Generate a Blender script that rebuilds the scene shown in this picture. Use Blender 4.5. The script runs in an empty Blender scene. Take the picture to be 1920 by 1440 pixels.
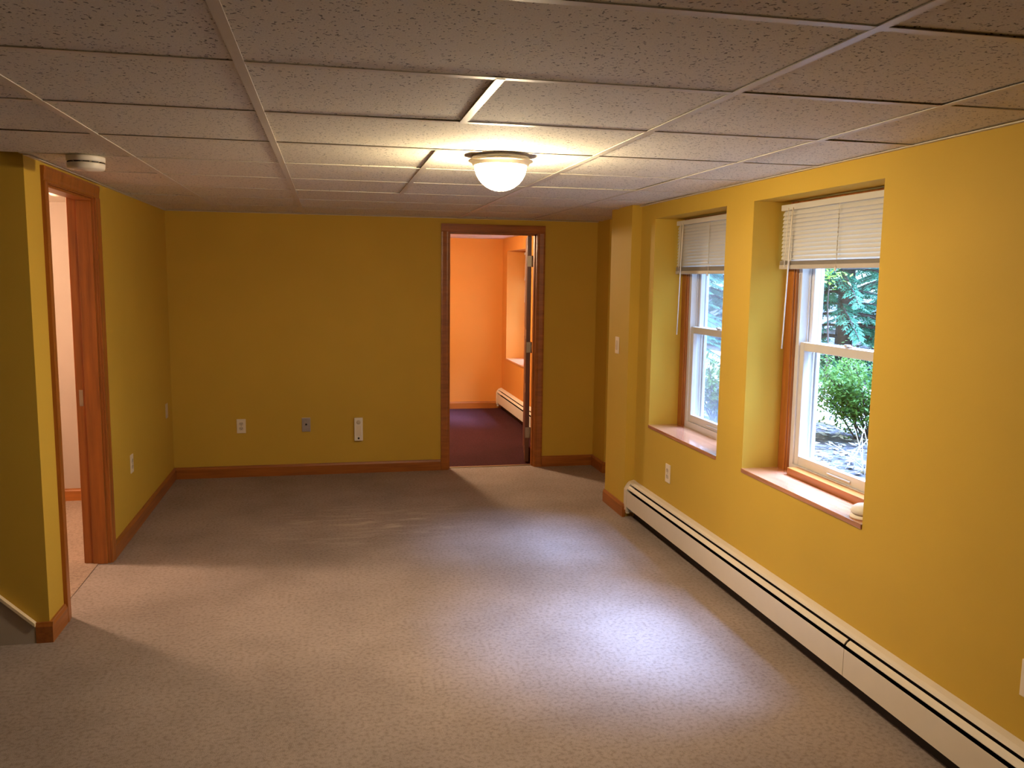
import bpy, bmesh, math, random
from mathutils import Vector, Matrix
PI = math.pi
SC = bpy.context.scene
COL = SC.collection

# ---------------------------------------------------------------- camera
F_PX, YAW, PITCH, ROLL, CAM_Z = 1587.0, 0.21151, 0.12459, 0.01275, 1.63
cy, sy, cp, sp = math.cos(YAW), math.sin(YAW), math.cos(PITCH), math.sin(PITCH)
fwd = Vector((sy*cp, cy*cp, -sp)); r0 = Vector((cy, -sy, 0)); u0 = r0.cross(fwd)
rgt = math.cos(ROLL)*r0 + math.sin(ROLL)*u0
upv = -math.sin(ROLL)*r0 + math.cos(ROLL)*u0
cd = bpy.data.cameras.new('camera'); cam = bpy.data.objects.new('camera', cd); COL.objects.link(cam)
M4 = Matrix((rgt, upv, -fwd)).transposed().to_4x4(); M4.translation = Vector((0, 0, CAM_Z))
cam.matrix_world = M4
cd.sensor_fit = 'HORIZONTAL'; cd.sensor_width = 36.0; cd.lens = F_PX/1920*36.0
cd.clip_start = 0.05; cd.clip_end = 300
SC.camera = cam

# ---------------------------------------------------------------- world, sun, exposure
W = bpy.data.worlds.new('sky'); SC.world = W; W.use_nodes = True
bg = W.node_tree.nodes['Background']
SKY_COL, SKY_STR = (0.50, 0.74, 1.0, 1), 2.3
bg.inputs[0].default_value = SKY_COL; bg.inputs[1].default_value = SKY_STR
SUN_STR, SUN_COL, SUN_ANGLE, SUN_EL, SUN_DY = 28.0, (0.35, 0.53, 1.0), 36, 60, -0.2
sl = bpy.data.lights.new('sun', 'SUN'); so = bpy.data.objects.new('sun', sl); COL.objects.link(so)
sl.energy = SUN_STR; sl.color = SUN_COL; sl.angle = math.radians(SUN_ANGLE)
_e = math.radians(SUN_EL)
_d = Vector((-math.cos(_e), -SUN_DY*math.cos(_e), -math.sin(_e)))      # travel direction of the light
so.rotation_euler = _d.to_track_quat('-Z', 'Y').to_euler(); so.location = (6, 3, 9)
LAMP_L, LAMP_COL = 128.0, (1.0, 0.79, 0.50)
BACK_L, BACK_COL = 250.0, (1.0, 0.74, 0.46)
HALL_L, HALL_COL = 185.0, (1.0, 0.70, 0.47)
vs = SC.view_settings
vs.view_transform = 'Standard'; vs.look = 'None'; vs.gamma = 1.0; vs.use_curve_mapping = False
vs.exposure = 1.2
SC.cycles.use_denoising = True
SC.cycles.max_bounces = 12; SC.cycles.diffuse_bounces = 8; SC.cycles.transparent_max_bounces = 16
SC.cycles.sample_clamp_indirect = 10.0
SC.cycles.caustics_reflective = False; SC.cycles.caustics_refractive = False

# ---------------------------------------------------------------- room numbers (metres)
H = 2.113                     # ceiling
D = 7.036; DB = 7.156         # back wall: room face, far face
XL = -1.239; XLO = -1.365     # left wall faces
XR = 2.034; XW = 2.235        # right wall face, back of the window reveals
XO = 2.40                     # outside face of the house
YC = 3.942                    # left wall corner beside the stairs
YF = -2.2                     # wall behind the camera
XS = -3.0                     # far left of stair side and hall
YH = 6.46                     # hall back wall
YB = 10.36; XB = 2.09        # back room: far wall, right wall
TOP = H + 0.12

# ---------------------------------------------------------------- materials
def new_mat(name):
    m = bpy.data.materials.new(name); m.use_nodes = True
    nt = m.node_tree; b = nt.nodes['Principled BSDF']
    return m, nt, b
def N(nt, t, **k):
    n = nt.nodes.new(t)
    for a, v in k.items(): setattr(n, a, v)
    return n
def coords(nt, scale=(1, 1, 1)):
    tc = N(nt, 'ShaderNodeTexCoord'); mp = N(nt, 'ShaderNodeMapping')
    mp.inputs['Scale'].default_value = scale
    nt.links.new(tc.outputs['Object'], mp.inputs['Vector'])
    return mp.outputs['Vector']
def ramp(nt, src, stops):
    r = N(nt, 'ShaderNodeValToRGB'); el = r.color_ramp.elements
    el[0].position, el[0].color = stops[0][0], (*stops[0][1], 1)
    el[1].position, el[1].color = stops[-1][0], (*stops[-1][1], 1)
    for p, c in stops[1:-1]:
        e = el.new(p); e.color = (*c, 1)
    nt.links.new(src, r.inputs[0]); return r.outputs[0]
def noise(nt, vec, scale, detail=4, rough=.55):
    n = N(nt, 'ShaderNodeTexNoise'); n.inputs['Scale'].default_value = scale
    n.inputs['Detail'].default_value = detail; n.inputs['Roughness'].default_value = rough
    nt.links.new(vec, n.inputs['Vector']); return n.outputs['Fac']
def bump(nt, b, src, strength, dist=.002):
    n = N(nt, 'ShaderNodeBump'); n.inputs['Strength'].default_value = strength; n.inputs['Distance'].default_value = dist
    nt.links.new(src, n.inputs['Height']); nt.links.new(n.outputs[0], b.inputs['Normal'])
def mul(c, k): return tuple(min(1, x*k) for x in c)
def plain(name, c, rough=.5, metal=0, var=.06, scale=9, spec=.5):
    m, nt, b = new_mat(name)
    v = coords(nt); f = noise(nt, v, scale)
    nt.links.new(ramp(nt, f, [(.3, mul(c, 1-var)), (.7, mul(c, 1+var))]), b.inputs['Base Color'])
    b.inputs['Roughness'].default_value = rough; b.inputs['Metallic'].default_value = metal
    b.inputs['Specular IOR Level'].default_value = spec
    return m
def paint(name, c, rough=.7):
    m, nt, b = new_mat(name); v = coords(nt)
    f = noise(nt, v, 1.3, 3)
    nt.links.new(ramp(nt, f, [(.3, mul(c, .95)), (.7, mul(c, 1.04))]), b.inputs['Base Color'])
    bump(nt, b, noise(nt, v, 160, 3), .12, .0015)
    b.inputs['Roughness'].default_value = rough; b.inputs['Specular IOR Level'].default_value = .2
    return m
def wood(name, c, axis, rough=.36, coat=0):
    m, nt, b = new_mat(name)
    s = [26, 26, 26]; s['xyz'.index(axis)] = 1.6
    v = coords(nt, tuple(s)); f = noise(nt, v, 1.6, 8, .62)
    nt.links.new(ramp(nt, f, [(.25, mul(c, .62)), (.5, c), (.75, mul(c, 1.3))]), b.inputs['Base Color'])
    bump(nt, b, f, .08, .001)
    b.inputs['Roughness'].default_value = rough; b.inputs['Coat Weight'].default_value = coat; b.inputs['Coat Roughness'].default_value = .12
    return m
def carpet(name, c, c2, pile=420, scuff=None):
    m, nt, b = new_mat(name); v = coords(nt)
    fine = noise(nt, v, pile, 3, .7); big = noise(nt, v, 1.7, 4); mid = noise(nt, v, 60, 3)
    a = ramp(nt, fine, [(.30, c2), (.5, c), (.72, mul(c, 1.35))])
    g = ramp(nt, big, [(.32, (.84, .83, .82)), (.62, (1.06, 1.06, 1.06))])
    h = ramp(nt, mid, [(.36, (.80, .79, .78)), (.5, (1, 1, 1)), (.68, (1.08, 1.08, 1.08))])
    x = N(nt, 'ShaderNodeMix', data_type='RGBA', blend_type='MULTIPLY'); x.inputs[0].default_value = 1
    nt.links.new(a, x.inputs[6]); nt.links.new(g, x.inputs[7])
    y = N(nt, 'ShaderNodeMix', data_type='RGBA', blend_type='MULTIPLY'); y.inputs[0].default_value = 1
    nt.links.new(x.outputs[2], y.inputs[6]); nt.links.new(h, y.inputs[7])
    out = y.outputs[2]
    if scuff:                                             # pale scuff streaks in one worn patch
        tc = N(nt, 'ShaderNodeTexCoord'); mp = N(nt, 'ShaderNodeMapping'); mp.vector_type = 'TEXTURE'
        mp.inputs['Location'].default_value = scuff; mp.inputs['Scale'].default_value = (1.0, .62, 1)
        nt.links.new(tc.outputs['Object'], mp.inputs['Vector'])
        gr_ = N(nt, 'ShaderNodeTexGradient', gradient_type='SPHERICAL'); nt.links.new(mp.outputs[0], gr_.inputs[0])
        m2 = N(nt, 'ShaderNodeMapping'); m2.inputs['Rotation'].default_value = (0, 0, -.75); m2.inputs['Scale'].default_value = (3, 16, 1)
        nt.links.new(tc.outputs['Object'], m2.inputs['Vector'])
        st = ramp(nt, noise(nt, m2.outputs[0], 1.2, 5, .65), [(.50, (0, 0, 0)), (.66, (1, 1, 1))])
        mm = N(nt, 'ShaderNodeMath', operation='MULTIPLY'); nt.links.new(gr_.outputs['Fac'], mm.inputs[0]); nt.links.new(st, mm.inputs[1])
        m3 = N(nt, 'ShaderNodeMath', operation='MULTIPLY', use_clamp=True); nt.links.new(mm.outputs[0], m3.inputs[0]); m3.inputs[1].default_value = .9
        z = N(nt, 'ShaderNodeMix', data_type='RGBA'); nt.links.new(m3.outputs[0], z.inputs[0]); nt.links.new(out, z.inputs[6])
        z.inputs[7].default_value = (.58, .48, .40, 1); out = z.outputs[2]
    nt.links.new(out, b.inputs['Base Color'])
    bump(nt, b, fine, .7, .006)
    b.inputs['Roughness'].default_value = .95; b.inputs['Specular IOR Level'].default_value = .1
    return m
def tile_mat(name, c):
    m, nt, b = new_mat(name)
    v = coords(nt)
    # random short fissures and pin holes
    wn = N(nt, 'ShaderNodeTexNoise'); wn.inputs['Scale'].default_value = 70; nt.links.new(v, wn.inputs['Vector'])
    add = N(nt, 'ShaderNodeMix', data_type='RGBA', blend_type='LINEAR_LIGHT'); add.inputs[0].default_value = .016
    nt.links.new(v, add.inputs[6]); nt.links.new(wn.outputs['Color'], add.inputs[7])
    vo = N(nt, 'ShaderNodeTexVoronoi'); vo.inputs['Scale'].default_value = 72
    nt.links.new(add.outputs[2], vo.inputs['Vector'])
    gate = noise(nt, v, 60, 1)
    spot = ramp(nt, vo.outputs['Distance'], [(.22, (1, 1, 1)), (.30, (0, 0, 0))])
    keep = ramp(nt, gate, [(.40, (0, 0, 0)), (.46, (1, 1, 1))])
    k = N(nt, 'ShaderNodeMix', data_type='RGBA', blend_type='MULTIPLY'); k.inputs[0].default_value = 1
    nt.links.new(spot, k.inputs[6]); nt.links.new(keep, k.inputs[7])
    fine = ramp(nt, noise(nt, v, 260, 2), [(.3, mul(c, .86)), (.62, c)])
    x = N(nt, 'ShaderNodeMix', data_type='RGBA'); nt.links.new(k.outputs[2], x.inputs[0])
    nt.links.new(fine, x.inputs[6]); x.inputs[7].default_value = (*mul(c, .25), 1)
    nt.links.new(x.outputs[2], b.inputs['Base Color'])
    inv = N(nt, 'ShaderNodeMath', operation='MULTIPLY'); inv.inputs[1].default_value = -1
    nt.links.new(k.outputs[2], inv.inputs[0]); bump(nt, b, inv.outputs[0], .5, .003)
    b.inputs['Roughness'].default_value = .9; b.inputs['Specular IOR Level'].default_value = .15
    return m
def glow(name, c, s):
    m, nt, b = new_mat(name)
    b.inputs['Base Color'].default_value = (.85, .82, .75, 1); b.inputs['Roughness'].default_value = .3
    b.inputs['Emission Color'].default_value = (*c, 1); b.inputs['Emission Strength'].default_value = s
    return m
def glass_mat(name, refl=.06, tint=(.97, .99, 1)):
    m, nt, b = new_mat(name); nt.nodes.remove(b)
    t = N(nt, 'ShaderNodeBsdfTransparent'); t.inputs[0].default_value = (*tint, 1)
    g = N(nt, 'ShaderNodeBsdfGlossy'); g.inputs['Roughness'].default_value = .02
    x = N(nt, 'ShaderNodeMixShader'); x.inputs[0].default_value = refl
    nt.links.new(t.outputs[0], x.inputs[1]); nt.links.new(g.outputs[0], x.inputs[2])
    nt.links.new(x.outputs[0], nt.nodes['Material Output'].inputs[0])
    return m
def screen_mat(name, c, dens):
    m, nt, b = new_mat(name)
    b.inputs['Base Color'].default_value = (*c, 1); b.inputs['Roughness'].default_value = .6
    t = N(nt, 'ShaderNodeBsdfTransparent'); x = N(nt, 'ShaderNodeMixShader'); x.inputs[0].default_value = dens
    nt.links.new(t.outputs[0], x.inputs[1]); nt.links.new(b.outputs[0], x.inputs[2])
    nt.links.new(x.outputs[0], nt.nodes['Material Output'].inputs[0])
    return m
def leaf_mat(name, stops, trans=.35):
    m, nt, b = new_mat(name); v = coords(nt)
    col = ramp(nt, noise(nt, v, 5, 4, .7), stops)
    nt.links.new(col, b.inputs['Base Color']); b.inputs['Roughness'].default_value = .6
    b.inputs['Specular IOR Level'].default_value = .25
    t = N(nt, 'ShaderNodeBsdfTranslucent'); nt.links.new(col, t.inputs[0])
    x = N(nt, 'ShaderNodeMixShader'); x.inputs[0].default_value = trans
    nt.links.new(b.outputs[0], x.inputs[1]); nt.links.new(t.outputs[0], x.inputs[2])
    nt.links.new(x.outputs[0], nt.nodes['Material Output'].inputs[0])
    return m

YELLOW = (.58, .375, .050)
M = dict(
    yellow=paint('yellow wall paint', YELLOW),
    orange=paint('orange wall paint', (.60, .235, .046)),
    cream=paint('cream hall paint', (.42, .33, .27)),
    white_ceiling=paint('white ceiling paint', (.78, .72, .64)),
    tile=tile_mat('fissured ceiling panel', (.73, .68, .56)),
    grid=plain('white grid metal', (.60, .55, .46), .45, var=.02),
    carpet=carpet('beige carpet', (.375, .298, .262), (.215, .17, .148), 420, (.25, 5.55, 0)),
    hall_carpet=carpet('hall carpet', (.38, .27, .205), (.26, .18, .14)),
    burgundy=carpet('burgundy carpet', (.055, .016, .018), (.022, .007, .009), 160),
    wx=wood('honey wood along x', (.33, .105, .017), 'x'),
    wy=wood('honey wood along y', (.33, .105, .017), 'y'),
    wz=wood('honey wood along z', (.33, .105, .017), 'z'),
    sill=wood('varnished sill wood', (.52, .23, .12), 'y', .22, 1),
    panel=wood('bounce absorbing brown', (.09, .055, .028), 'z', .6),  # invented dark finish for the unseen walls, soaks up bounce light
    leafdoor=wood('dark door wood', (.16, .055, .025), 'z', .4),
    vinyl=plain('white vinyl', (.62, .60, .58), .35, var=.02),
    blind=plain('cream blind slat', (.60, .58, .53), .42, var=.02),
    blindrail=plain('blind rail', (.46, .41, .35), .45, var=.03),
    cord=plain('blind cord', (.78, .72, .60), .6),
    heater=plain('cream heater enamel', (.70, .62, .50), .38, var=.02),
    dark=plain('painted heater shade', (.020, .012, .008), .8),  # near-black that paints the shade inside the heater
    fin=plain('dark heater fin', (.05, .035, .025), .6, .6),  # tube and fins in one dark metallic brown
    plate=plain('ivory plate', (.80, .70, .54), .4, var=.02),
    slot=plain('dark slot', (.04, .03, .025), .6),
    socket=plain('ivory socket face', (.62, .52, .38), .45, var=.02),
    steel=plain('brushed steel plate', (.46, .42, .40), .38, .7, var=.04),
    nickel=plain('brushed nickel', (.32, .26, .18), .34, .85, var=.04),
    hinge=plain('hinge metal', (.40, .33, .24), .42, .6, var=.05),
    plastic=plain('white plastic', (.82, .76, .66), .4, var=.02),
    skirt=paint('grey stringer paint', (.46, .40, .33)),
    skirt_cap=plain('pale stringer moulding', (.80, .66, .44), .4, var=.03),
    bowl=glow('lit frosted bowl', LAMP_COL, LAMP_L),
    bowl_back=glow('lit back room bowl', BACK_COL, BACK_L),
    bowl_hall=glow('lit hall bowl', HALL_COL, HALL_L),
    glass=glass_mat('window glass'),
    screen=screen_mat('insect screen mesh', (.50, .56, .62), .34),
    bark=plain('bark', (.075, .050, .042), .9, var=.4, scale=14),
    cedar=leaf_mat('cedar foliage', [(.25, (.035, .12, .075)), (.5, (.10, .30, .185)), (.75, (.26, .50, .32))]),
    bush=leaf_mat('bush leaves', [(.25, (.03, .085, .02)), (.5, (.11, .24, .05)), (.78, (.25, .38, .09))]),
    lime=leaf_mat('lime leaves', [(.25, (.16, .34, .04)), (.75, (.42, .60, .10))]),
    petal=plain('red brown petal', (.35, .07, .05), .6),
    twig=plain('bleached stalk', (.70, .66, .62), .8),
    litter=plain('bleached leaf litter', (.50, .47, .44), .8, var=.4, scale=3),
    path=plain('pale gravel', (.72, .70, .67), .9, var=.12, scale=30),
)
def ground_mat():
    m, nt, b = new_mat('mulch bed'); v = coords(nt)
    f = noise(nt, v, 7, 8, .75)
    nt.links.new(ramp(nt, f, [(.34, (.020, .018, .024)), (.52, (.07, .062, .07)), (.64, (.34, .32, .30)), (.78, (.6, .58, .55))]), b.inputs['Base Color'])
    bump(nt, b, f, .6, .03); b.inputs['Roughness'].default_value = .95
    return m
M['ground'] = ground_mat()

# ---------------------------------------------------------------- mesh helpers
class MB:
    def __init__(s): s.bm = bmesh.new()
    def box(s, x0, x1, y0, y1, z0, z1, bev=0, mi=0):
        if x0 > x1: x0, x1 = x1, x0
        if y0 > y1: y0, y1 = y1, y0
        if z0 > z1: z0, z1 = z1, z0
        t = bmesh.new(); bmesh.ops.create_cube(t, size=1)
        for v in t.verts:
            v.co = Vector(((x0+x1)/2+v.co.x*(x1-x0), (y0+y1)/2+v.co.y*(y1-y0), (z0+z1)/2+v.co.z*(z1-z0)))
        if bev:
            bmesh.ops.bevel(t, geom=t.edges[:], offset=min(bev, .45*min(x1-x0, y1-y0, z1-z0)), segments=2, affect='EDGES', profile=.6)
        return s._merge(t, mi)
    def _merge(s, t, mi=0):
        vm = {v: s.bm.verts.new(v.co) for v in t.verts}
        for f in t.faces:
            try:
                g = s.bm.faces.new([vm[v] for v in f.verts]); g.material_index = mi; g.smooth = f.smooth
            except ValueError: pass
        t.free(); return s
    def quad(s, pts, mi=0, smooth=False):
        f = s.bm.faces.new([s.bm.verts.new(p) for p in pts]); f.material_index = mi; f.smooth = smooth; return s
    def prism(s, prof, axis, a0, a1, mi=0):
        """closed 2-D profile extruded along an axis; profile coords are the other two axes in xyz order"""
        def P(u, v, a): return {'x': (a, u, v), 'y': (u, a, v), 'z': (u, v, a)}[axis]
        A = [s.bm.verts.new(P(u, v, a0)) for u, v in prof]; B = [s.bm.verts.new(P(u, v, a1)) for u, v in prof]
        n = len(prof); fs = []
        for i in range(n): fs.append(s.bm.faces.new((A[i], A[(i+1) % n], B[(i+1) % n], B[i])))
        fs.append(s.bm.faces.new(A[::-1])); fs.append(s.bm.faces.new(B))
        for f in fs: f.material_index = mi
        bmesh.ops.recalc_face_normals(s.bm, faces=fs); return s
    def tube(s, pts, rad, seg=8, mi=0, cap=True):
        pts = [Vector(p) for p in pts]; rings = []
        for i, p in enumerate(pts):
            d = (pts[min(i+1, len(pts)-1)] - pts[max(i-1, 0)]).normalized()
            a = d.orthogonal().normalized(); b = d.cross(a)
            if rings:
                a = (pa - d*pa.dot(d)).normalized(); b = d.cross(a)
            pa = a
            rr = rad[i] if isinstance(rad, (list, tuple)) else rad
            rings.append([s.bm.verts.new(p + (a*math.cos(2*PI*k/seg)+b*math.sin(2*PI*k/seg))*rr) for k in range(seg)])
        for A, B in zip(rings, rings[1:]):
            for k in range(seg):
                f = s.bm.faces.new((A[k], A[(k+1) % seg], B[(k+1) % seg], B[k])); f.smooth = True; f.material_index = mi
        if cap:
            s.bm.faces.new(rings[0][::-1]); s.bm.faces.new(rings[-1])
        return s
    def lathe(s, prof, c=(0, 0, 0), seg=40, axis='z', mi=0):
        """prof: (radius, height) list from one end to the other"""
        c = Vector(c); rings = []
        def P(r, h, a):
            ca, sa = r*math.cos(a), r*math.sin(a)
            return c + Vector({'z': (ca, sa, h), 'y': (ca, h, sa), 'x': (h, ca, sa)}[axis])
        for r, h in prof:
            rings.append([s.bm.verts.new(P(0, h, 0))] if r < 1e-6 else [s.bm.verts.new(P(r, h, 2*PI*k/seg)) for k in range(seg)])
        fs = []
        for A, B in zip(rings, rings[1:]):
            for k in range(seg):
                k2 = (k+1) % seg
                vs_ = [A[0] if len(A) == 1 else A[k]] + ([] if len(A) == 1 else [A[k2]]) + ([B[0]] if len(B) == 1 else [B[k2], B[k]])
                f = s.bm.faces.new(vs_); f.smooth = True; f.material_index = mi; fs.append(f)
        bmesh.ops.recalc_face_normals(s.bm, faces=fs); return s
    def build(s, name, mats, parent=None, loc=(0, 0, 0), smooth_angle=None):
        me = bpy.data.meshes.new(name)
        if loc != (0, 0, 0) and parent is None:
            bmesh.ops.translate(s.bm, verts=s.bm.verts[:], vec=-Vector(loc))
        s.bm.to_mesh(me); s.bm.free()
        for m in (mats if isinstance(mats, (list, tuple)) else [mats]): me.materials.append(m)
        o = bpy.data.objects.new(name, me); COL.objects.link(o)
        if parent is not None: o.parent = parent
        else: o.location = loc
        return o
def tag(o, label, cat, group=None, kind=None):
    o['label'] = label; o['category'] = cat
    if group: o['group'] = group
    if kind: o['kind'] = kind
    return o
def empty(name, label, cat, loc=(0, 0, 0), rotz=0, group=None, kind=None):
    o = bpy.data.objects.new(name, None); COL.objects.link(o); o.empty_display_size = .1
    o.location = loc; o.rotation_euler = (0, 0, rotz)
    return tag(o, label, cat, group, kind)
def struct(name, mb, mats, label, cat, parent=None):
    o = mb.build(name, mats, parent)
    if parent is None: tag(o, label, cat, None, 'structure')
    return o
def kids(o): return [c for c in bpy.data.objects if c.parent == o]
def copy_tree(o, parent=None):
    c = o.copy(); COL.objects.link(c)
    if parent is not None: c.parent = parent
    for ch in kids(o): copy_tree(ch, c)
    return c

def slab(axis, f0, f1, a0, a1, b0, b1, holes=(), mi_front=0, mi_back=0, mi_edge=0):
    """wall slab normal to axis ('x' or 'y'), faces at f0 and f1, spanning a (other ground axis) and b (z), with rectangular holes"""
    mb = MB()
    As = sorted({a0, a1, *[h[0] for h in holes], *[h[1] for h in holes]}); Bs = sorted({b0, b1, *[h[2] for h in holes], *[h[3] for h in holes]})
    As = [a for a in As if a0 <= a <= a1]; Bs = [b for b in Bs if b0 <= b <= b1]
    def P(f, a, b): return (f, a, b) if axis == 'x' else (a, f, b)
    def solid(i, j):
        if i < 0 or j < 0 or i >= len(As)-1 or j >= len(Bs)-1: return False
        ca, cb = (As[i]+As[i+1])/2, (Bs[j]+Bs[j+1])/2
        return not any(h[0] < ca < h[1] and h[2] < cb < h[3] for h in holes)
    for i in range(len(As)-1):
        for j in range(len(Bs)-1):
            if not solid(i, j): continue
            p, q, r, t = As[i], As[i+1], Bs[j], Bs[j+1]
            mb.quad([P(f0, p, r), P(f0, q, r), P(f0, q, t), P(f0, p, t)], mi_front)
            mb.quad([P(f1, p, r), P(f1, p, t), P(f1, q, t), P(f1, q, r)], mi_back)
            if not solid(i-1, j): mb.quad([P(f0, p, r), P(f0, p, t), P(f1, p, t), P(f1, p, r)], mi_edge)
            if not solid(i+1, j): mb.quad([P(f0, q, r), P(f1, q, r), P(f1, q, t), P(f0, q, t)], mi_edge)
            if not solid(i, j-1): mb.quad([P(f0, p, r), P(f1, p, r), P(f1, q, r), P(f0, q, r)], mi_edge)
            if not solid(i, j+1): mb.quad([P(f0, p, t), P(f0, q, t), P(f1, q, t), P(f1, p, t)], mi_edge)
    bmesh.ops.remove_doubles(mb.bm, verts=mb.bm.verts[:], dist=1e-5)
    bmesh.ops.recalc_face_normals(mb.bm, faces=mb.bm.faces[:])
    return mb

# ================================================================ SETTING
# ---- floors
struct('floor', MB().box(XS-.1, XO, YF-.1, 7.10, -.15, 0), M['carpet'], 'beige carpeted floor of the main room', 'floor')
struct('floor_back_room', MB().box(-1.3, XO, 7.10, YB+.1, -.15, .002), M['burgundy'], 'dark burgundy carpet in the room beyond the back door', 'floor')
struct('floor_hall', MB().box(XS-.1, -1.30, 4.05, YH+.1, -.02, .004), M['hall_carpet'], 'pinkish carpet seen through the left doorway', 'floor')

# ---- walls
W1Y, W2Y = (4.175, 5.176), (2.875, 3.881); WZ = (.685, 2.018)
W3Y = (9.05, 10.10); W3Z = (.655, 1.95)
DL = (.950, 1.728, 0, 2.018)          # rough hole of the back door
DH = (4.200, 5.020, 0, 2.045)         # rough hole of the left door
struct('wall_back', slab('y', D, DB, XL-.12, XO, -.1, TOP, [(DL[0], DL[1], -.2, DL[3])], 0, 1, 0), [M['yellow'], M['orange']], 'yellow back wall around the middle doorway', 'wall')
struct('wall_left', slab('x', XL, XLO, YC+.10, D, -.1, TOP, [(DH[0], DH[1], -.2, DH[3])], 0, 1, 0), [M['yellow'], M['cream']], 'yellow left wall with a doorway near its front corner', 'wall')
struct('wall_stair', slab('y', YC, YC+.10, XS, XL, -.1, TOP, (), 0, 1, 0), [M['yellow'], M['cream']], 'shaded yellow wall facing the camera at far left above the stair stringer', 'wall')
struct('wall_right', slab('x', XR, XO, YF, 5.42, -.1, TOP, [(*W1Y, *WZ), (*W2Y, *WZ)], 0, 0, 0), M['yellow'], 'yellow right wall with two deep window openings', 'wall')
struct('wall_pillar', MB().box(1.965, XO, 5.42, 5.835, -.1, TOP), M['yellow'], 'yellow wall pillar carrying the light switch', 'wall')
struct('wall_nook', MB().box(XO-.02, XO+.05, 5.83, 6.72, -.1, TOP), M['yellow'], 'yellow wall at the back of the shaded nook', 'wall')
struct('wall_chase', MB().box(2.245, XO+.05, 6.715, D+.01, -.1, TOP), M['yellow'], 'yellow boxed corner at the right end of the back wall', 'wall')
struct('wall_front', MB().box(XS-.1, XO, YF-.1, YF, -.1, TOP), M['panel'], 'unseen wall behind the camera, made dark brown to cut bounce light', 'wall')
struct('wall_hall_side', MB().box(XS-.1, XS, YC+.05, YH+.1, -.1, TOP), M['cream'], 'cream left wall of the hall', 'wall')
struct('wall_stair_side', MB().box(XS-.1, XS, YF, YC+.05, -.1, TOP), M['panel'], 'unseen wall at the far left of the stairs, made dark brown to cut bounce light', 'wall')
struct('wall_hall', MB().box(XS, XLO+.002, YH, YH+.1, -.1, TOP), M['cream'], 'cream hall wall seen through the left doorway', 'wall')
struct('wall_back_room_far', MB().box(-1.3, XO, YB, YB+.1, -.1, TOP), M['orange'], 'bright orange far wall of the back room', 'wall')
struct('wall_back_room_left', MB().box(-1.3, -1.2, DB, YB, -.1, TOP), M['orange'], 'orange left wall of the back room', 'wall')
struct('wall_back_room_right', slab('x', XB, XO+.14, DB-.02, YB, -.1, TOP, [(*W3Y, *W3Z)]), M['orange'], 'orange window wall of the back room', 'wall')

# ---- ceiling: lay-in panels hanging in a metal grid, under one slab
XG = [XS-.05, -2.64, -2.02, -1.415, -.803, -.198, .415, 1.035, 1.655, XO]
YG = [-2.2, -1.48, -.88, -.28, .32, .915, 1.512, 2.108, 2.718, 3.312, 3.905, 4.50, 5.095, 5.70, 6.30, 6.90, D]
random.seed(5)
mb = MB()
for j in range(len(YG)-1):
    i = 0
    while i < len(XG)-1:
        x0, x1 = XG[i], XG[i+1]
        if i == 5:                                        # the middle bay: long panels, some halved
            if j in (7, 9, 10, 11): pass
            else: x1 = XG[i+2]; i += 1
        i += 1
        if YG[j] > 3.88:
            if x1 <= XL: continue
            x0 = max(x0, XL-.02)
        if YG[j] < 5.0 and x1 > XR+.02: x1 = XR+.02
        g = .004
        dz = [random.uniform(.0005, .006) for _ in range(4)]
        if random.random() < .6: dz = [.001]*4
        zb = H + .002
        p = [(x0+g, YG[j]+g), (x1-g, YG[j]+g), (x1-g, YG[j+1]-g), (x0+g, YG[j+1]-g)]
        lo = [(*q, zb+d) for q, d in zip(p, dz)]; hi = [(*q, zb+.016+d) for q, d in zip(p, dz)]
        mb.quad(lo[::-1]); mb.quad(hi)
        for k in range(4): mb.quad([lo[k], lo[(k+1) % 4], hi[(k+1) % 4], hi[k]])
ceil = struct('ceiling', mb, M['tile'], 'drop ceiling of speckled acoustic panels', 'ceiling')
mb = MB()
for x in XG[1:-1]:
    if x == .415:
        for a, b in ((7, 8), (9, 10), (10, 12)): mb.box(x-.012, x+.012, YG[a], YG[b], H-.001, H+.0015)
    elif x < XL: mb.box(x-.012, x+.012, YF, 3.905, H-.001, H+.0015)
    else: mb.box(x-.012, x+.012, YF, D, H-.001, H+.0015)
for y in YG[1:-1]:
    xa = XS if y < 3.88 else XL
    mb.box(xa, XR if y < 5.8 else XO, y-.012, y+.012, H-.0004, H+.0012)
mb.box(XR-.018, XR, YF, 5.42, H-.0025, H+.001); mb.box(XL, XO-.02, D-.018, D, H-.0025, H+.001)
mb.box(XL, XL+.018, YC, D, H-.0025, H+.001)
gr = mb.build('ceiling_grid', M['grid'], ceil)
struct('ceiling_slab', MB().box(XS-.1, XO+.05, YF-.1, 7.1, H+.06, TOP+.05), M['white_ceiling'], 'unseen slab added above the hanging panels to block sky light', 'ceiling')  # added so no sky light leaks in between the panels
struct('ceiling_hall', MB().box(XS, XLO, YC+.1, YH, H-.004, H+.06), M['white_ceiling'], 'pale hall ceiling seen through the left doorway', 'ceiling')
struct('ceiling_back_room', MB().box(-1.2, XO+.14, DB, YB, H-.01, TOP+.05), M['white_ceiling'], 'pale ceiling of the back room', 'ceiling')

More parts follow.
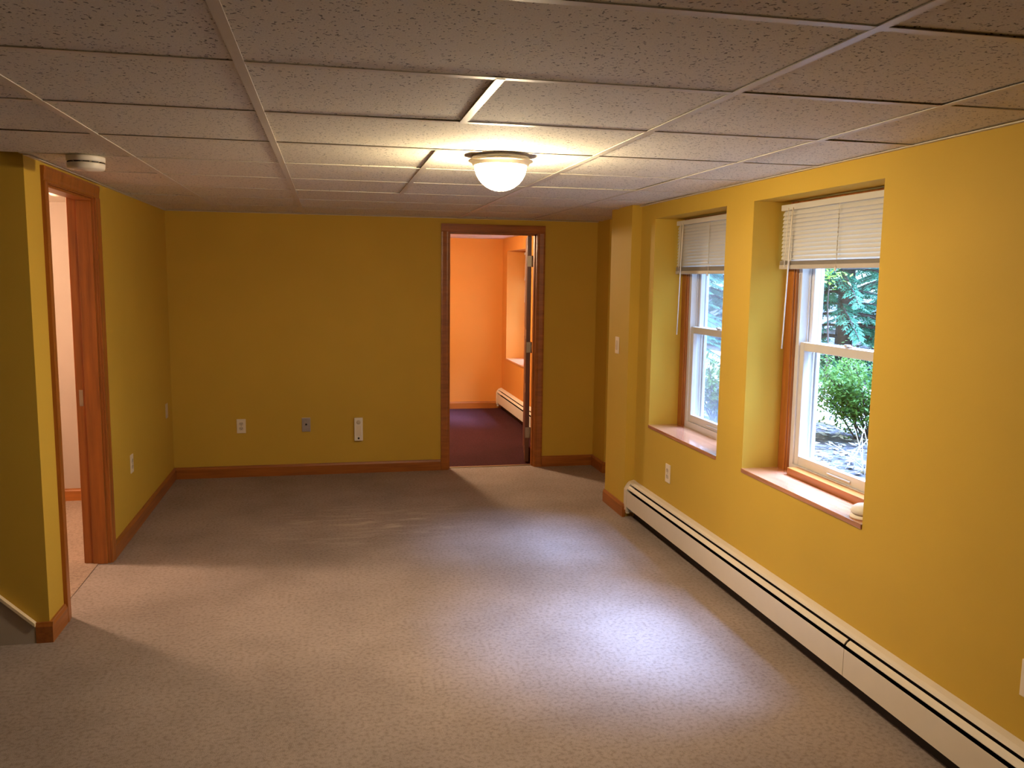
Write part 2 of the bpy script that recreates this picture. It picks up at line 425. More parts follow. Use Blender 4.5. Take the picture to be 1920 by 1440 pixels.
# ---- baseboards
BH = .092; BT = .016
def base_profile(sgn): return [(0, 0), (sgn*BT, 0), (sgn*BT, BH-.018), (sgn*(BT-.005), BH-.008), (sgn*(BT-.007), BH), (0, BH)]
def base_x(y, x0, x1, mb): return mb.prism([(y+u, v) for u, v in base_profile(-1)], 'x', x0, x1)     # on a wall facing -Y
def base_y(x, y0, y1, sgn, mb): return mb.prism([(x+u, v) for u, v in base_profile(sgn)], 'y', y0, y1)
mb = MB(); base_x(D, XL, .897, mb)
struct('baseboard_back', mb, M['wx'], 'honey wood baseboard under the back wall outlets', 'baseboard')
mb = MB(); base_x(D, 1.782, 2.245, mb); base_y(2.245, 6.715, D-.001, -1, mb); base_x(6.715, 2.245-BT, XO-.02, mb)
struct('baseboard_chase', mb, M['wx'], 'honey wood baseboard between the back door and the nook', 'baseboard')
mb = MB(); base_y(XL, 5.072, D, 1, mb)
struct('baseboard_left', mb, M['wy'], 'honey wood baseboard along the left wall beyond the doorway', 'baseboard')
mb = MB(); base_y(XL, YC, 4.148, 1, mb); base_x(YC, -1.292, XL+BT, mb)
struct('baseboard_corner', mb, M['wy'], 'short honey wood baseboard wrapping the left wall corner', 'baseboard')
mb = MB(); base_y(1.965, 5.42, 5.835, -1, mb); base_x(5.42, 1.965-BT, 1.972, mb)
struct('baseboard_pillar', mb, M['wy'], 'honey wood baseboard wrapping the light switch pillar', 'baseboard')
mb = MB(); base_x(YH, XS, XLO, mb)
struct('baseboard_hall', mb, M['wx'], 'honey wood baseboard of the hall wall', 'baseboard')
mb = MB(); base_x(YB, -1.2, XB-.07, mb)
struct('baseboard_back_room', mb, M['wx'], 'honey wood baseboard in the orange room', 'baseboard')

# ---- stair stringer on the shaded left wall
so_ = empty('trim_1', 'grey painted stair stringer with pale sloping moulding, bottom left', 'trim', (-1.292, YC, 0), kind='structure')
def rel(mb, o):                                           # move world-built geometry into its parent's frame
    bmesh.ops.translate(mb.bm, verts=mb.bm.verts[:], vec=-o.location); return mb
mb = MB().prism([(-1.2925, 0), (-1.2925, .078), (-2.2, .078+.9075*.975), (-2.2, 0)], 'y', YC-.014, YC-.001)
rel(mb, so_).build('stringer_board', M['skirt'], so_)
mb = MB().prism([(-1.2925, .078), (-1.2925, .094), (-2.2, .094+.9075*.975), (-2.2, .078+.9075*.975)], 'y', YC-.024, YC-.001)
rel(mb, so_).build('stringer_moulding', M['skirt_cap'], so_)

# ---- doorway in the left wall (no leaf in view)
d1 = empty('door_1', 'wood cased open doorway in the left wall leading to the hall', 'doorway', (XL, 4.61, 0), kind='structure')
mb = MB()
mb.box(XLO-.004, XL+.002, DH[0], 4.22, 0, 2.045); mb.box(XLO-.004, XL+.002, 5.0, DH[1], 0, 2.045); mb.box(XLO-.004, XL+.002, 4.22, 5.0, 2.025, 2.045)
rel(mb, d1).build('jamb', M['wz'], d1)
mb = MB()
for a, b in ((4.22, 4.232), (4.988, 5.0)): mb.box(-1.325, -1.250, a, b, 0, 2.013, .002)
mb.box(-1.325, -1.250, 4.22, 5.0, 2.013, 2.025, .002)
rel(mb, d1).build('door_stop', M['wz'], d1)
def casing_prof(w, t):      # (across, out)
    return [(0, 0), (0, t*.55), (w*.12, t*.75), (w*.3, t*.72), (w*.62, t*.9), (w*.8, t), (w, t*.95), (w, 0)]
def casing_yz(mb, x, sgn, y0, y1, ztop, w, t):
    for a, s2 in ((y0, -1), (y1, 1)):
        mb.prism([(x+sgn*v, a+s2*u) for u, v in casing_prof(w, t)], 'z', 0, ztop)
    mb.prism([(x+sgn*v, ztop+u) for u, v in casing_prof(w, t)], 'y', y0-w, y1+w)
def casing_xz(mb, y, sgn, x0, x1, ztop, w, t):
    for a, s2 in ((x0, -1), (x1, 1)):
        mb.prism([(a+s2*u, y+sgn*v) for u, v in casing_prof(w, t)], 'z', 0, ztop)
    mb.prism([(y+sgn*v, ztop+u) for u, v in casing_prof(w, t)], 'x', x0-w, x1+w)
mb = MB(); casing_yz(mb, XL, 1, 4.215, 5.006, 2.03, .066, .018); rel(mb, d1).build('casing', M['wz'], d1)
mb = MB(); casing_yz(mb, XLO, -1, 4.215, 5.006, 2.03, .066, .018); rel(mb, d1).build('casing', M['wz'], d1)
mb = MB().box(-1.358, -1.338, 4.9975, 5.001, .90, .99, .0008); rel(mb, d1).build('strike_plate', M['hinge'], d1)['label'] = 'small brass strike plate'

# ---- doorway in the back wall with its leaf swung into the orange room
d2 = empty('door_2', 'wood cased back doorway with its door swung open into the orange room', 'door', (1.34, D, 0), kind='structure')
JL, JR, JT = .968, 1.710, 1.998
mb = MB().box(DL[0], JL, D-.002, DB+.002, 0, 2.016).box(JR, DL[1], D-.002, DB+.002, 0, 2.016).box(JL, JR, D-.002, DB+.002, JT, 2.016)
rel(mb, d2).build('jamb', M['wz'], d2)
mb = MB().box(JL, JL+.011, 7.07, 7.108, 0, JT).box(JR-.011, JR, 7.07, 7.108, 0, JT).box(JL, JR, 7.07, 7.108, JT-.011, JT)
rel(mb, d2).build('door_stop', M['wz'], d2)
mb = MB(); casing_xz(mb, D, -1, JL-.004, JR+.004, JT+.004, .066, .018); rel(mb, d2).build('casing', M['wx'], d2)
mb = MB(); casing_xz(mb, DB, 1, JL-.004, JR+.004, JT+.004, .066, .018); rel(mb, d2).build('casing', M['wx'], d2)
mb = MB().box(JL, JR, 7.085, 7.115, 0, .006, .002); rel(mb, d2).build('threshold_strip', M['nickel'], d2)
# leaf drawn along local +Y from the pin, thickness to local -X, then turned with the swing
lw, lt = .725, .036
leaf = MB()
leaf.box(-lt, 0, 0, lw, .012, JT-.004, .002)
for z0, z1 in ((.14, .62), (.70, 1.10), (1.18, 1.86)):
    for y0, y1 in ((.10, .33), (.395, .625)):
        leaf.box(-lt-.004, -lt+.002, y0, y1, z0, z1, .004)
        leaf.box(-.002, .004, y0, y1, z0, z1, .004)
lo = leaf.build('door_leaf', M['leafdoor'], d2)
lo.location = (1.700-1.34, 7.180-D, 0); lo.rotation_euler = (0, 0, -math.radians(11.6))
for z in (.275, 1.03, 1.775):
    mb = MB().box(-lt+.003, .003, -.0035, .001, z-.046, z+.046, .0008)
    mb.tube([(.008, -.004, z-.048), (.008, -.004, z+.048)], .006, 10)
    mb.box(.003, .012, -.004, -.001, z-.046, z+.046)
    mb.build('hinge', M['hinge'], lo)['label'] = 'metal butt hinge on the door edge'

# ---- windows
def make_window(num, Y, Z, label, xr, xw, screen=False, block=False):
    y0, y1 = Y; z0, z1 = Z
    r = empty('window_%d' % num, label, 'window', (xr, (y0+y1)/2, z0), kind='structure')
    def put(name, mb, mat, parent=None): return rel(mb, r).build(name, mat, r) if parent is None else rel(mb, r).build(name, mat, parent)
    put('window_sill', MB().box(xr-.006, xw+.03, y0+.001, y1-.001, z0-.02, z0+.001, .003), M['sill'])
    cw = .088
    mb = MB(); x1 = xw+.016
    for a, b in ((y0+.001, y0+cw), (y1-cw, y1-.001)):
        mb.box(xw-.004, x1, a, b, z0, z1, .003)
        mb.box(xw-.010, xw, a+.012, b-.02, z0, z1, .003)
    mb.box(xw-.004, x1, y0+cw, y1-cw, z1-.05, z1-.001, .003)
    put('window_casing', mb, M['wz'])
    if block: put('stop_strip', MB().box(xw-.045, xw+.012, 2.99, y1-.165, z0+.001, z0+.036, .002), M['wy'])
    fy0, fy1 = y0+cw-.004, y1-cw+.004; fw = .034; xa, xb = xw+.010, xw+.130
    mb = MB()
    for a, b in ((fy0, fy0+fw), (fy1-fw, fy1)): mb.box(xa, xb, a, b, z0, z1, .003)
    mb.box(xa, xb, fy0+fw, fy1-fw, z1-.06, z1, .003)
    mb.prism([(xa, z0), (xa, z0+.042), (xb, z0+.020), (xb, z0)], 'y', fy0+fw, fy1-fw)
    for x in (xw+.052, xw+.092):                          # parting beads of the two tracks
        for a, b in ((fy0+fw, fy0+fw+.008), (fy1-fw-.008, fy1-fw)): mb.box(x-.003, x+.003, a, b, z0+.03, z1-.06)
    fr = put('window_frame', mb, M['vinyl'])
    mid = z0 + .63
    def sash(name, xs0, xs1, a0, a1, za, zb, rail_b, rail_t):
        sw = .040; m = MB()
        for a, b in ((a0, a0+sw), (a1-sw, a1)): m.box(xs0, xs1, a, b, za, zb, .004)
        m.box(xs0, xs1, a0+sw, a1-sw, za, za+rail_b, .004); m.box(xs0, xs1, a0+sw, a1-sw, zb-rail_t, zb, .004)
        s = put(name, m, M['vinyl'])
        xm = (xs0+xs1)/2
        put('glass_pane', MB().box(xm-.002, xm+.002, a0+sw-.004, a1-sw+.004, za+rail_b-.004, zb-rail_t+.004), M['glass'], s)
        return s
    ls = sash('lower_sash', xw+.020, xw+.048, fy0+fw-.006, fy1-fw+.006, z0+.040, mid+.022, .048, .042)
    us = sash('upper_sash', xw+.058, xw+.088, fy0+fw-.006, fy1-fw+.006, mid-.020, z1-.055, .042, .045)
    ym = (y0+y1)/2
    put('sash_lock', MB().box(xw+.026, xw+.046, ym-.03, ym+.03, mid+.021, mid+.030, .003).box(xw+.012, xw+.034, ym-.008, ym+.014, mid+.028, mid+.038, .003), M['vinyl'], ls)
    put('lift_rail', MB().box(xw+.010, xw+.022, ym-.09, ym+.09, z0+.056, z0+.064, .003), M['vinyl'], ls)
    if screen:
        put('insect_screen', MB().box(xw+.112, xw+.1126, fy0+fw, fy1-fw, z0+.02, z1-.06), M['screen'])
    mb = MB()                                             # outside screen channel
    for a, b in ((fy0+fw, fy0+fw+.014), (fy1-fw-.014, fy1-fw)): mb.box(xw+.104, xw+.122, a, b, z0+.02, z1-.06, .002)
    mb.box(xw+.104, xw+.122, fy0+fw, fy1-fw, z0+.02, z0+.034, .002)
    put('screen_channel', mb, M['vinyl'])
    return r
make_window(1, W2Y, WZ, 'nearer white double hung window with wood casing, clear view of green trees', XR, XW, False, True)
make_window(2, W1Y, WZ, 'farther white double hung window with wood casing and hazy insect screen', XR, XW, True, False)
make_window(3, W3Y, W3Z, 'window in the orange back room, seen at a sharp angle past the door', XB, XW+.125, False, False)

# ================================================================ THINGS
# ---- mini blinds
def make_blind(Y, ztop, zbot, label, n_stack, wand_len, x=2.188):
    y0, y1 = Y[0]+.008, Y[1]-.016
    r = empty('mini_blind', label, 'blind', (x, (y0+y1)/2, ztop), group='raised mini blinds in the window openings')
    def put(name, mb, mat): return rel(mb, r).build(name, mat, r)
    put('head_rail', MB().box(x-.016, x+.022, y0, y1, ztop-.030, ztop-.002, .003), M['blind'])
    def slat(zc, tilt, wob=0):
        mb = MB(); w = .026; n = 4; top = []; bot = []
        for k in range(n+1):
            t = (k/n-.5)*w; bow = .0022*(1-(2*k/n-1)**2)
            px = x + t*math.cos(tilt) - bow*math.sin(tilt); pz = zc + t*math.sin(tilt) + bow*math.cos(tilt)
            top.append((px, pz))
        prof = top + [(a, b-.0008) for a, b in reversed(top)]
        mb.prism(prof, 'y', y0+.004+wob, y1-.004+wob)
        return mb
    zr = zbot; stack_top = zr + .020 + n_stack*.0030
    put('bottom_rail', MB().box(x-.014, x+.014, y0+.002, y1-.002, zr, zr+.020, .003), M['blindrail'])
    for k in range(n_stack): put('slat', slat(zr+.0215+k*.0030, .08), M['blindrail'])
    z = ztop-.036; zs = []
    while z > stack_top+.003: zs.append(z); z -= .0192
    for k, zz in enumerate(zs): put('slat', slat(zz-.006, math.radians(62), random.uniform(-.0012, .0012)), M['blind'])
    L = y1-y0
    for f in (.10, .50, .90):
        yy = y1 - f*L
        mb = MB()
        for xx in (x-.0145, x+.0145): mb.tube([(xx, yy, ztop-.03), (xx, yy, zbot+.004)], .0009, 5)
        pts = []
        for k, zz in enumerate(zs):
            for s in (-1, 1): pts.append((x-.0150, yy+s*.0035, zz-.003+s*.004))
        if len(pts) > 1: mb.tube(pts, .0010, 5)
        put('ladder_cord', mb, M['cord'])
    yl = y1 - .075                                         # lift cord beside the left ladder
    put('lift_cord', MB().tube([(x-.020, yl, ztop-.02), (x-.021, yl+.004, ztop-.16), (x-.022, yl+.010, zbot+.01)], .0018, 6), M['cord'])
    put('tilt_wand', MB().tube([(x-.020, y1-.118, ztop-.020), (x-.024, y1-.115, ztop-.10), (x-.026, y1-.088, ztop-wand_len)], [.0022, .0034, .0034], 6), M['cord'])
    put('cord_knot', MB().lathe([(0, -.012), (.006, -.008), (.005, .006), (0, .012)], (x-.017, y1-.50*L, zbot-.002), 8), M['cord'])
    return r
make_blind(W2Y, 2.002, 1.690, 'cream mini blind half raised over the nearer window', 7, .70)
make_blind(W1Y, 2.004, 1.668, 'cream mini blind half raised over the farther window', 9, .72)
make_blind(W3Y, W3Z[1]-.012, 1.60, 'cream mini blind in the orange back room window', 7, .60, 2.315)

# ---- baseboard heaters
def make_heater(xw_, y_end, y_near, joint, label, dirn=1):
    """fin-tube baseboard heater on a wall at x = xw_, running from y_end (far) to y_near"""
    r = empty('baseboard_heater', label, 'heater', (xw_, y_end, 0), group='baseboard heaters')
    def put(name, mb, mat): return rel(mb, r).build(name, mat, r)
    X = lambda d: xw_-d
    ya, yb = y_near, y_end-.045
    hood = [(.004, .2475), (.026, .2465), (.036, .2415), (.0405, .2355), (.042, .2360), (.038, .2440), (.027, .2505), (.001, .257)]
    mb = MB().prism([(X(.001), .03), (X(.004), .03)]+[(X(a), b) for a, b in hood], 'y', ya, yb)
    put('back_panel', mb, M['heater'])
    spans = [(joint+.0012, yb), (ya, joint-.0012)] if joint else [(ya, yb)]
    for a, b in spans:
        put('front_panel', MB().prism([(X(.066), .080), (X(.068), .080), (X(.068), .189), (X(.0672), .192), (X(.066), .192)], 'y', a, b), M['heater'])
        put('damper', MB().prism([(X(.0465), .2245), (X(.0630), .2070), (X(.0650), .2075), (X(.0652), .2100), (X(.058), .2205), (X(.0475), .2275)], 'y', a+.004, b-.006), M['heater'])
    put('end_cap', MB().prism([(X(.001), .03), (X(.070), .055), (X(.0705), .198), (X(.064), .216), (X(.048), .238), (X(.036), .249), (X(.001), .258)], 'y', yb-.005, y_end), M['heater'])
    mb = MB().tube([(X(.036), ya, .125), (X(.036), yb, .125)], .011, 10)
    y = ya+.03
    while y < yb-.03:
        mb.box(X(.060), X(.008), y, y+.0008, .085, .175); y += .012
    put('heating_element', mb, M['fin'])
    put('valve', MB().box(X(.062), X(.040), y_end-.040, y_end-.010, .030, .060, .004), M['plastic'])
    put('shade_panel', MB().box(X(.012), X(.004), ya, yb, .004, .245), M['dark'])  # dark board added behind the slots, its colour stands for shade
    return r
make_heater(XR, 5.418, -1.6, 2.843, 'long cream baseboard heater under the two yellow wall windows')
make_heater(XB, YB-.004, 7.6, None, 'cream baseboard heater on burgundy carpet in the orange room')

# ---- ceiling lights
def make_light(x, y, z, glowmat, label, base=.0):
    r = empty('ceiling_light', label, 'lamp', (x, y, z), group='flush ceiling lights')
    MB().lathe([(0, 0), (.112, 0), (.116, -.006), (.112, -.020), (0, -.020)], (0, 0, 0), 48).build('base_pan', M['plastic'], r)
    MB().lathe([(.100, -.012), (.122, -.013), (.129, -.016), (.130, -.020), (.127, -.022), (.119, -.024), (.112, -.036), (.107, -.039), (.102, -.037), (.106, -.026), (.100, -.018)], (0, 0, 0), 64).build('rim', M['nickel'], r)
    prof = [(.105, -.034)]
    for k in range(1, 9):
        a = k/8*PI/2; prof.append((.105*math.cos(a) if k < 8 else 0, -.034-.102*math.sin(a)))
    MB().lathe(prof, (0, 0, 0), 40).build('glass_bowl', glowmat, r)
    return r
make_light(.676, 3.42, H, M['bowl'], 'glowing flush ceiling light with nickel rim in the main room')
make_light(.74, 8.55, H-.01, M['bowl_back'], 'flush ceiling light of the orange back room')
make_light(-2.27, 5.22, H-.004, M['bowl_hall'], 'flush ceiling light of the hall beyond the left doorway')

# ---- smoke detector near the left door
r = empty('smoke_detector', 'round white smoke detector on the ceiling beside the left doorway', 'smoke detector', (-.995, 3.93, H-.002))
MB().lathe([(0, 0), (.074, 0), (.075, -.004), (.075, -.020), (.072, -.022), (0, -.022)], (0, 0, 0), 40).build('mounting_base', M['plastic'], r)
for k in range(12):
    a = 2*PI*(k+.5)/12; c = Vector((math.cos(a), math.sin(a), 0)); t = Vector((-c.y, c.x, 0)); mb = MB()
    p = [c*.064+t*.012, c*.0715+t*.012, c*.0715-t*.012, c*.064-t*.012]
    lo_ = [q+Vector((0, 0, -.0265)) for q in p]; hi_ = [q+Vector((0, 0, -.0225)) for q in p]
    mb.quad(lo_); mb.quad(hi_[::-1])
    for i in range(4): mb.quad([lo_[i], hi_[i], hi_[(i+1) % 4], lo_[(i+1) % 4]])
    mb.build('vent_slot', M['slot'], r)
MB().lathe([(.060, -.022), (.062, -.028), (.073, -.028), (.074, -.032), (.072, -.048), (.066, -.054), (.020, -.056), (.018, -.058), (0, -.058)], (0, 0, 0), 40).build('cover', M['plastic'], r)

# ---- small round fitting on the hall ceiling
r = empty('ceiling_fitting', 'small round white fitting on the hall ceiling behind the left doorway', 'fitting', (-1.60, 5.66, H-.004))
MB().lathe([(0, 0), (.045, 0), (.048, -.008), (.040, -.020), (.018, -.026), (0, -.027)], (0, 0, 0), 28).build('cover', M['plastic'], r)

# ---- wall plates.  built facing -Y with the wall at local y = 0, then turned
def wall_thing(name, label, cat, loc, rotz, group=None): return empty(name, label, cat, loc, rotz, group)
def plate(r, w, h, mat, t=.006): MB().box(-w/2, w/2, -t, 0, -h/2, h/2, .002).build('cover_plate', mat, r)
def socket_pair(r):
    for dz in (.0195, -.0195):
        f = MB(); pts = []
        for k in range(24):
            a = 2*PI*k/24; pts.append((.0172*math.cos(a), max(-.0135, min(.0135, .0172*math.sin(a)))+dz))
        f.prism(pts, 'y', -.0082, -.005)
        s = f.build('socket', M['socket'], r)
        MB().box(-.0082, -.0055, -.0086, -.0080, dz-.001, dz+.008).box(.0050, .0080, -.0086, -.0080, dz-.001, dz+.007).lathe([(0, -.0086), (.0026, -.0086), (.0026, -.0080), (0, -.0080)], (0, 0, dz-.007), 10, 'y').build('slots', M['slot'], s)
    MB().lathe([(0, -.0078), (.003, -.0076), (.0034, -.006), (0, -.0058)], (0, 0, 0), 10, 'y').build('screw', M['hinge'], r)
def outlet(label, loc, rotz):
    r = wall_thing('wall_outlet', label, 'outlet', loc, rotz, 'duplex wall outlets')
    plate(r, .070, .115, M['plate']); socket_pair(r); return r
outlet('ivory duplex outlet low on the back wall, left of the grey plate', (-.718, D, .417), 0)
outlet('ivory duplex outlet low on the left wall past the doorway', (XL, 5.60, .442), PI/2)
outlet('ivory duplex outlet below the farther window above the heater', (XR, 4.822, .440), -PI/2)

r = wall_thing('cable_plate', 'grey metal cable jack plate in the middle of the back wall', 'wall plate', (-.209, D, .417), 0)
plate(r, .068, .115, M['steel'])
MB().lathe([(0, -.016), (.0045, -.016), (.0045, -.006), (.008, -.006), (.008, -.004), (0, -.004)], (0, 0, .002), 12, 'y').build('cable_jack', M['slot'], r)
for z in (.042, -.042): MB().lathe([(0, -.0075), (.003, -.0072), (.003, -.005), (0, -.005)], (0, 0, z), 8, 'y').build('screw', M['hinge'], r)

r = wall_thing('wall_sensor', 'tall white plastic box on the back wall left of the back door', 'wall box', (.212, D, .372), 0)
MB().box(-.035, .035, -.034, 0, -.096, .096, .005).build('body', M['plastic'], r)
MB().lathe([(0, -.040), (.010, -.040), (.016, -.037), (.018, -.033), (0, -.033)], (0, 0, .060), 20, 'y').build('round_button', M['socket'], r)
MB().lathe([(0, -.036), (.008, -.036), (.009, -.033), (0, -.033)], (0, 0, -.074), 14, 'y').build('port', M['slot'], r)
MB().box(-.020, .020, -.0352, -.033, -.052, .034, .001).build('face_panel', M['plate'], r)

r = wall_thing('blank_plate', 'small tan blank plate on the left wall near the back corner', 'wall plate', (XL, 6.80, .590), PI/2)
plate(r, .070, .110, M['socket'])
for z in (.040, -.040): MB().lathe([(0, -.0075), (.003, -.0072), (.003, -.005), (0, -.005)], (0, 0, z), 8, 'y').build('screw', M['hinge'], r)

r = wall_thing('light_switch', 'ivory light switch on the yellow pillar beside the nook', 'light switch', (1.965, 5.640, 1.172), -PI/2)
plate(r, .072, .117, M['plate'])
MB().prism([(-.006, -.033), (-.0085, -.033), (-.0100, 0), (-.0070, .033), (-.006, .033)], 'x', -.0165, .0165).build('rocker', M['socket'], r)

r = wall_thing('wall_plate', 'pale wall plate cut off by the right edge of the photo', 'wall plate', (XR, 2.018, .452), -PI/2)
plate(r, .075, .115, M['plate'])
for z in (.042, -.042): MB().lathe([(0, -.0075), (.003, -.0072), (.003, -.005), (0, -.005)], (0, 0, z), 8, 'y').build('screw', M['hinge'], r)

# ---- white round thing lying on the sill of the nearer window
r = empty('round_alarm', 'white round domed plastic alarm lying on the nearer window sill', 'alarm', (2.105, 2.955, .6865))
MB().lathe([(0, 0), (.060, 0), (.062, .003), (.061, .010), (.056, .011), (.055, .015), (0, .015)], (0, 0, 0), 40).build('base', M['plastic'], r)
MB().lathe([(0, .015), (.053, .015), (.053, .020), (0, .020)], (0, 0, 0), 40).build('vent_gap', M['blindrail'], r)
MB().lathe([(0, .020), (.058, .020), (.060, .026), (.055, .042), (.040, .052), (.018, .056), (0, .057)], (0, 0, 0), 40).build('dome_cover', M['plastic'], r)

# ================================================================ OUTSIDE
GZ = .28
struct('ground', MB().box(XO+.001, 45, -25, 60, GZ-.3, GZ), M['ground'], 'mulched ground with pale litter outside the windows', 'ground')
mb = MB(); pl, prr = [], []
for k in range(15):
    t = k/14; y = 4.0+t*22; x = 5.0+.045*(y-8)**1.0+.25*math.sin(y*.6)
    pl.append((x-.15-.1*math.sin(y*1.7), y)); prr.append((x+1.75+.12*math.sin(y*1.3), y))
mb.prism(pl+prr[::-1], 'z', GZ-.02, GZ+.012)
struct('path', mb, M['path'], 'bright pale path outside beyond the mulch bed', 'path')

def kite(mb, p, d, n, L, w, mi=0):
    d = d.normalized(); s = d.cross(n)
    if s.length < 1e-4: s = d.orthogonal()
    s = s.normalized()
    mb.quad([p, p+d*L*.45+s*w, p+d*L, p+d*L*.45-s*w], mi)
def make_cedar(seed, height, reach):
    rnd = random.Random(seed)
    r = empty('cedar_tree', '', 'tree')
    MB().tube([(0, 0, -.1), (.02, .01, height*.3), (-.01, .02, height*.65), (0, 0, height)], [.13, .10, .06, .01], 9).build('trunk', M['bark'], r)
    fm = MB(); bm_ = MB(); z = .12
    while z < height*.97:
        L0 = reach*(1-(z/height)**1.25)+.12
        for b in range(5):
            a = rnd.uniform(0, 2*PI); L = L0*rnd.uniform(.72, 1.08)
            h = Vector((math.cos(a), math.sin(a), 0)); side = Vector((-h.y, h.x, 0))
            pts = []
            for k in range(7):
                t = k/6; pts.append(Vector((0, 0, z)) + h*L*t + Vector((0, 0, L*(.16*t-.62*t*t+.18*t**4))) + side*.06*L*math.sin(3*t+a))
            bm_.tube(pts, [.012*(1-.8*k/6)*(.5+L) for k in range(7)], 5, cap=False)
            n = int(7+L*11)
            for k in range(n):
                t = .15+.85*k/(n-1) if n > 1 else 1; i = min(5, int(t*6)); f = t*6-i
                p = pts[i].lerp(pts[i+1], f); dr = (pts[i+1]-pts[i]).normalized()
                for s in (-1, 1):
                    fan = (dr*.75+side*s*rnd.uniform(.5, 1)+Vector((0, 0, -rnd.uniform(.15, .6)))).normalized()
                    ln = (.11+.20*(1-t))*rnd.uniform(.7, 1.25)
                    nn = Vector((rnd.uniform(-.4, .4), rnd.uniform(-.4, .4), 1)).normalized(); sd = fan.cross(nn).normalized()
                    for q in range(4):
                        u = q/4
                        for s2 in (-1, 1):
                            kite(fm, p+fan*ln*u, fan*.8+sd*s2*.75+Vector((0, 0, -.22*u)), nn, ln*.42*(1.1-.5*u), .013)
                    kite(fm, p+fan*ln*.4, fan, nn, ln*.75, .014)
        z += .15+.05*z/height
    bm_.build('branches', M['bark'], r); fm.build('foliage', M['cedar'], r)
    return r
cedar = make_cedar(3, 6.2, 1.75)
spots = [(7.2, 10.9, 0, 1.0, 'drooping teal cedar filling the upper pane of the nearer window'),
         (11.9, 15.0, 1.1, 1.15, 'teal cedar standing behind the one at the nearer window'),
         (7.7, 17.3, 2.0, 1.0, 'hazy cedar in the middle of the farther window view'),
         (5.7, 13.8, 3.0, .68, 'smaller cedar beside the path in the farther window view'),
         (10.9, 21.2, 4.0, 1.2, 'far cedar behind the hazy ones beyond the path'),
         (15.3, 20.3, 5.0, 1.4, 'distant cedar between the two window views'),
         (8.0, 24.5, .6, 1.2, 'most distant cedar at the end of the path'),
         (10.6, 10.6, 2.6, 1.1, 'cedar at the right edge of the nearer window view')]
for i, (x, y, a, s, lab) in enumerate(spots):
    o = cedar if i == 0 else copy_tree(cedar)
    o.location = (x, y, GZ); o.rotation_euler = (0, 0, a); o.scale = (s, s, s)
    o['label'] = lab; o['group'] = 'cedars beyond the path'

def make_bush(seed, R_, Hh, n, leaf, mat, label, name='leafy_shrub', tmin=.25, pos=None):
    rnd = random.Random(seed); r = empty(name, label, 'shrub')
    st = MB(); lf = MB()
    for k in range(16):
        a = rnd.uniform(0, 2*PI); e = rnd.uniform(.3, 1.0)
        tip = Vector((math.cos(a)*R_*e, math.sin(a)*R_*e, Hh*rnd.uniform(.55, .98)*(1.1-.35*e)))
        b = Vector((rnd.uniform(-.06, .06), rnd.uniform(-.06, .06), 0)); m = b.lerp(tip, .5)+Vector((0, 0, .08*Hh))
        st.tube([b, m, tip], [.008, .006, .003], 5)
        for q in range(n//16):
            t = rnd.uniform(tmin, 1.05); c = (b.lerp(m, t*2) if t < .5 else m.lerp(tip, t*2-1))
            c = c + Vector((rnd.gauss(0, .07), rnd.gauss(0, .07), rnd.gauss(0, .06)))
            d = Vector((rnd.uniform(-1, 1), rnd.uniform(-1, 1), rnd.uniform(-.6, .8)))
            kite(lf, c, d, Vector((rnd.uniform(-.5, .5), rnd.uniform(-.5, .5), 1)).normalized(), leaf*rnd.uniform(.7, 1.3), leaf*.24)
    st.build('stems', M['bark'], r); lf.build('leaves', mat, r)
    return r
b1 = make_bush(11, .62, .82, 9000, .042, M['bush'], 'bright green leafy shrub at the right of the nearer window view')
b1.location = (4.52, 6.45, GZ)
fl = MB()
for k in range(7):
    a = 2*PI*k/7; kite(fl, Vector((-.16, .05, .80)), Vector((math.cos(a), math.sin(a), .35)), Vector((0, 0, 1)), .035, .012)
fl.build('flower', M['petal'], b1)['label'] = 'small red brown flower head'
b2 = make_bush(12, .40, .62, 1500, .055, M['bush'], 'green shrub low in the farther window view')
b2.location = (3.62, 7.45, GZ)
b3 = make_bush(13, .30, .42, 900, .05, M['cedar'], 'low dark shrub at the near edge of the cedars')
b3.location = (6.6, 8.9, GZ)
b4 = empty('lime_sapling', 'slim lime green sapling in front of the cedars', 'sapling', (5.75, 9.02, GZ))
MB().tube([(0, 0, -.05), (.03, .02, .6), (.01, .05, 1.1), (.0, .02, 1.62)], [.014, .011, .008, .003], 6).build('trunk', M['bark'], b4)
rnd = random.Random(8); lf = MB()
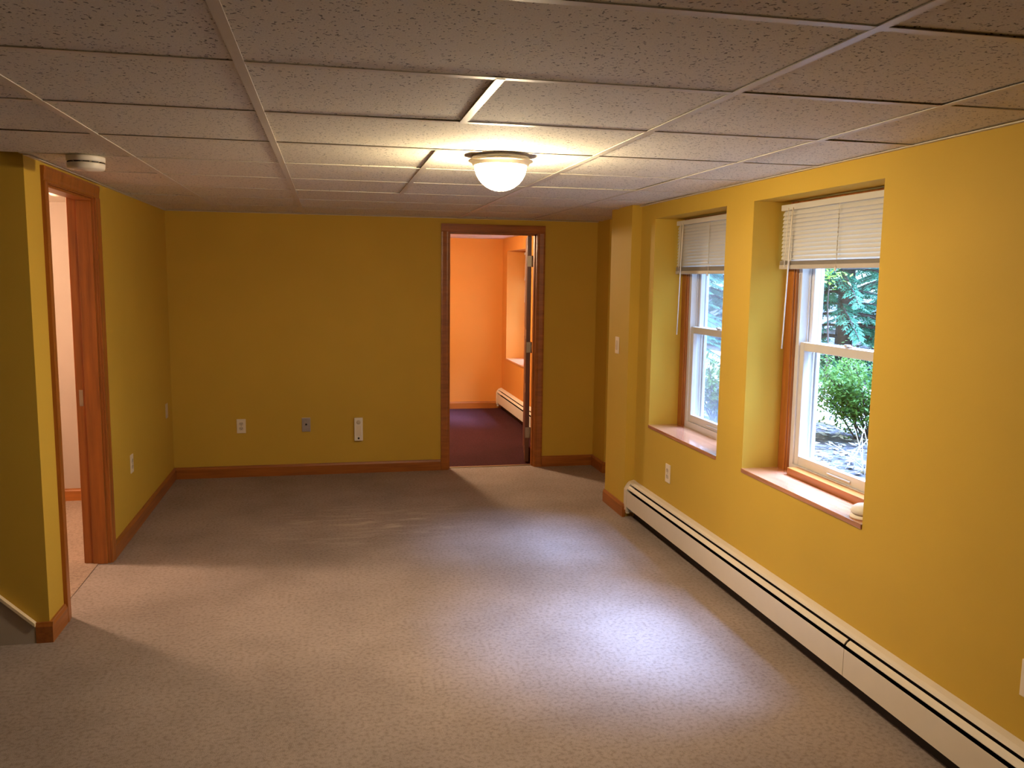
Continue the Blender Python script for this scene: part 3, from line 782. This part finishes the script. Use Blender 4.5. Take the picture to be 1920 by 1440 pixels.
for k in range(130):
    c = Vector((rnd.gauss(0, .09), rnd.gauss(.02, .11), 1.50+rnd.gauss(0, .09)))
    kite(lf, c, Vector((rnd.uniform(-1, 1), rnd.uniform(-1, 1), rnd.uniform(-.5, .3))), Vector((rnd.uniform(-.4, .4), rnd.uniform(-.4, .4), 1)).normalized(), .08*rnd.uniform(.7, 1.2), .019)
lf.build('leaves', M['lime'], b4)

rnd = random.Random(21)
r = empty('dry_stalks', 'bleached tangle of dry stalks outside the bottom of the nearer window', 'dead plant', (3.78, 5.25, GZ))
mb = MB()
for k in range(26):
    a = rnd.uniform(0, 2*PI); L = rnd.uniform(.18, .42); e = rnd.uniform(.15, 1.2)
    b = Vector((rnd.gauss(0, .12), rnd.gauss(0, .14), 0))
    d = Vector((math.cos(a)*math.sin(e), math.sin(a)*math.sin(e), math.cos(e)))
    mb.tube([b, b+d*L*.5+Vector((0, 0, .02)), b+d*L], [.004, .0035, .002], 5)
mb.build('stalks', M['twig'], r)
mb = MB()
for k in range(2600):
    x = rnd.uniform(XO+.15, 5.4); y = rnd.uniform(3.6, 9.5)
    a = rnd.uniform(0, 2*PI); d = Vector((math.cos(a), math.sin(a), rnd.uniform(-.1, .35)))
    kite(mb, Vector((x, y, GZ+rnd.uniform(.004, .03))), d, Vector((rnd.uniform(-.4, .4), rnd.uniform(-.4, .4), 1)).normalized(), rnd.uniform(.03, .10), rnd.uniform(.010, .024))
tag(mb.build('leaf_litter', M['litter']), 'pale dry leaf litter scattered over the mulch bed', 'leaf litter', None, 'stuff')

# ---- light portals of the three windows (they only guide sky sampling)
for Y, Z in ((W1Y, WZ), (W2Y, WZ), (W3Y, W3Z)):
    l = bpy.data.lights.new('window_portal', 'AREA'); l.shape = 'RECTANGLE'; l.size = Z[1]-Z[0]; l.size_y = Y[1]-Y[0]
    l.cycles.is_portal = True
    o = bpy.data.objects.new('window_portal', l); COL.objects.link(o)
    o.location = (XO+.045 + (.11 if Y == W3Y else 0), (Y[0]+Y[1])/2, (Z[0]+Z[1])/2); o.rotation_euler = (0, PI/2, 0)
